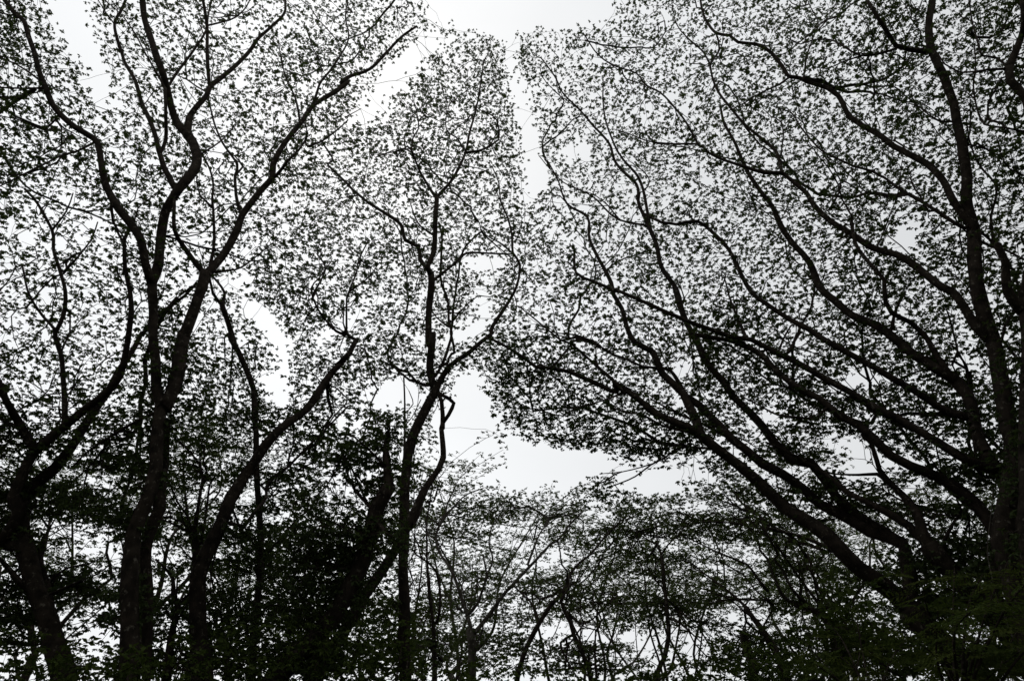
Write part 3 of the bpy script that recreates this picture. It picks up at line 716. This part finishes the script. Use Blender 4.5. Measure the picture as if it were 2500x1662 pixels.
for a in [(60, 1560, 11.0, 420, 'dark bush in the bottom left corner of the wood', 1),
          (300, 1590, 10.0, 300, 'low bush at the foot of the twin trunks, on their left', 2),
          (520, 1560, 12.0, 300, 'bush between the twin trunks and the long leaning trunk', 3),
          (740, 1500, 12.5, 320, 'broad dark bush hiding the foot of the thick leaning trunk', 4),
          (960, 1540, 12.0, 260, 'dark bush around the foot of the central tree', 5),
          (1160, 1625, 13.0, 260, 'low bush just right of the central tree foot', 6),
          (1400, 1635, 14.0, 300, 'low bush at the very bottom under the S curved trunk', 7),
          (1640, 1600, 13.0, 320, 'green tinged bush below the straight thin trunk', 8),
          (1830, 1545, 11.5, 300, 'bush around the broken black stump', 9),
          (2050, 1460, 9.5, 340, 'bush with brighter green tips at the foot of the fanning tree', 10)]:
    bush(*a)

# ------------------------------------------------------------------ feathery young trees at the lower right, every large leaf its own object
def frond_mesh(name, n, Lf, seed, mat):
    rs = np.random.default_rng(seed); A, AX, LE, WI, RO = [], [], [], [], []
    for k in range(n):
        u = (k + 1) / n; x = u * Lf; z = -0.12 * u * u * Lf; ln = Lf * 0.30 * math.sin(math.pi * min(1, 0.18 + u * 0.80)) ** 0.7
        for s in (-1, 1):
            m = 3
            for j in range(m):       # pinnae cut into small leaflets
                v = (j + 0.6) / m; A.append((x + v * ln * 0.35, s * v * ln, z - 0.06 * v * ln)); AX.append((0.75, s * 0.65, -0.12 + rs.normal(0, 0.15)))
                LE.append(ln * 0.48); WI.append(ln * 0.20); RO.append(rs.normal(0, 0.25))
    A = np.array(A); AX = np.array(AX); AX /= np.linalg.norm(AX, axis=1)[:, None]
    V, f = leaflets(A, AX, np.array(LE), np.array(WI), np.array(RO))
    xs = np.linspace(0, 1, 4); P = np.stack([xs * Lf, 0 * xs, -0.22 * xs * xs * Lf], -1); V2, q, c = tube(P, np.full(4, 0.0025), 3)
    V = np.vstack([V, V2]); off = len(V) - len(V2)
    me = bpy.data.meshes.new(name); me.from_pydata(V.tolist(), [], f.tolist() + (q + off).tolist() + (c + off).tolist()); me.materials.append(mat); me.update(); return me
FR = [frond_mesh('frond', 9, 0.34, k, LEAF_VINE if k % 2 else LEAF_BUSH) for k in range(4)]
def feathery(px0, label, Y, tips_px, seed, nfr):
    rs = np.random.default_rng(seed); b = at(px0, 1662, Y); base = np.array([b[0], Y, 0]); root = thing('sapling', label, 'sapling', base)
    A0, B0 = smooth_path([base + [0, 0, -0.2], base + [0.05, 0, 0.9], base + [-0.04, 0.03, 1.8], b + [0, 0, 0.0]], [0.05, 0.042, 0.036, 0.03], 0.2)
    V, q, c = tube(A0, B0, 8, 0.2, seed); link('trunk', V, [q, c], BARK, root, True, None, base)
    per = max(1, nfr // len(tips_px))
    for (x, y) in tips_px:
        e = at(x, y, Y + rs.normal(0, 0.7)); s0 = A0[-1 - int(rs.uniform(0, 4))]
        m = s0 + (e - s0) * 0.5 + np.array([0, 0, 0.12]) + rs.normal(0, 0.06, 3)
        A, B = smooth_path([s0, m, e], [0.016, 0.010, 0.004], 0.12); V, q, c = tube(A, B, 5, 0.1, seed); link('branch', V, [q, c], BARK, root, True, None, base)
        for k in range(per):
            j = int(len(A) * (0.35 + 0.65 * (k + 0.5) / per)); j = min(j, len(A) - 1); T_ = A[min(j + 1, len(A) - 1)] - A[max(j - 1, 0)]
            a = math.atan2(T_[1], T_[0]) + (1 if k % 2 else -1) * rs.uniform(0.4, 1.2); 
            f = bpy.data.objects.new('frond', FR[int(rs.integers(4))]); C.objects.link(f); f.parent = root
            f.location = Vector(A[j] - base); f.rotation_euler = (rs.normal(0, 0.25), rs.normal(0.05, 0.25), a); sc = rs.uniform(0.75, 1.25); f.scale = (sc, sc, sc)
feathery(2330, 'feathery leaved sapling with yellow green fronds in front of the right trunks', 7.2,
         [(2180, 1400), (2250, 1420), (2330, 1385), (2400, 1400), (2460, 1370), (2540, 1380), (2290, 1490), (2380, 1480), (2450, 1500), (2530, 1470), (2200, 1540), (2300, 1570), (2400, 1560), (2500, 1580), (2600, 1500)], 31, 150)
feathery(2120, 'darker feathery sapling lower down, left of the yellow green one', 8.0,
         [(1960, 1560), (2020, 1520), (2090, 1500), (2160, 1490), (2210, 1560), (2100, 1590), (1990, 1620), (2180, 1630), (2050, 1600)], 32, 81)
# a bare liana hanging by the right trunks
P = at(np.array([2425, 2420, 2412, 2410, 2425, 2450]), np.array([1190, 1250, 1310, 1350, 1420, 1500]), 9.3)
P2, R2 = smooth_path(np.vstack([P, [[P[-1][0] + 0.1, 9.3, 0.0]]]), np.full(7, 0.006), 0.15); V, q, c = tube(P2, R2, 5)
o = link('vine', V, [q, c], BARK_PALE, None, True, None, P2[-1]); o['label'] = 'thin pale bare vine hanging down in front of the right trunks'; o['category'] = 'vine'

# ------------------------------------------------------------------ the same wood goes on overhead and behind, unseen, put in to block skylight: one mass of crowns and trunks
n = 12000
x = rng.uniform(-48, 48, n); y = rng.uniform(-50, 4.5, n); z = 17 + 2.5 * np.sin(x * 0.23) * np.cos(y * 0.19) + rng.normal(0, 1.2, n)
m = 13000  # low leaves behind and beside the camera, added to shut out horizon light
x2 = rng.uniform(-50, 50, m); y2 = rng.uniform(-50, 34, m); z2 = rng.uniform(0.4, 17, m); r2 = np.hypot(x2, y2)
ok = (r2 > 15) & ((y2 < 1) | (np.abs(x2) > 0.84 * (y2 * cp + (z2 - 1.6) * sp) + 3.5)) & ((y2 < 1) | (np.abs(x2) < 44))
x = np.concatenate([x, x2[ok]]); y = np.concatenate([y, y2[ok]]); z = np.concatenate([z, z2[ok]])
keepm = np.array([noise.noise(Vector((a / 5, b / 5, c / 4))) > -0.2 for a, b, c in zip(x, y, z)]); x, y, z = x[keepm], y[keepm], z[keepm]
V1, f1 = rosettes(np.stack([x, y, z], -1), 4, 0.9, 0.42, 0.1)
Vs, Qs, off = [], [], 0
for k in range(16):
    bx, by = rng.uniform(-40, 40), rng.uniform(-45, -5); P2, R2 = smooth_path([[bx, by, -0.4], [bx + 0.3, by, 6], [bx - 0.4, by + 0.5, 12], [bx + 1, by, 17.5]], [0.34, 0.24, 0.18, 0.06], 0.8)
    V, q, c = tube(P2, R2, 8, 0.2, k); Vs.append(V); Qs.append(q + off); off += len(V)
unseen_woods = link('unseen_woods', V1, [f1], LEAF, None, False, 'stuff', (0, -20, 0))
link('trunks', np.vstack(Vs), [np.vstack(Qs)], BARK, unseen_woods, True, 'stuff', (0, -20, 0))

# ------------------------------------------------------------------ ground
def grid(name, n, size, fn, mat):
    u = np.linspace(-size, size, n); x, y = np.meshgrid(u, u); z = fn(x, y)
    V = np.stack([x.ravel(), y.ravel(), z.ravel()], -1); i = np.arange(n * n).reshape(n, n)
    q = np.stack([i[:-1, :-1], i[:-1, 1:], i[1:, 1:], i[1:, :-1]], -1).reshape(-1, 4)
    o = link(name, V, [q], mat, None, True, 'structure'); return o
grid('ground', 161, 400, lambda x, y: 0.12 * np.sin(x * 0.31) * np.cos(y * 0.27) - 0.1, GROUND)
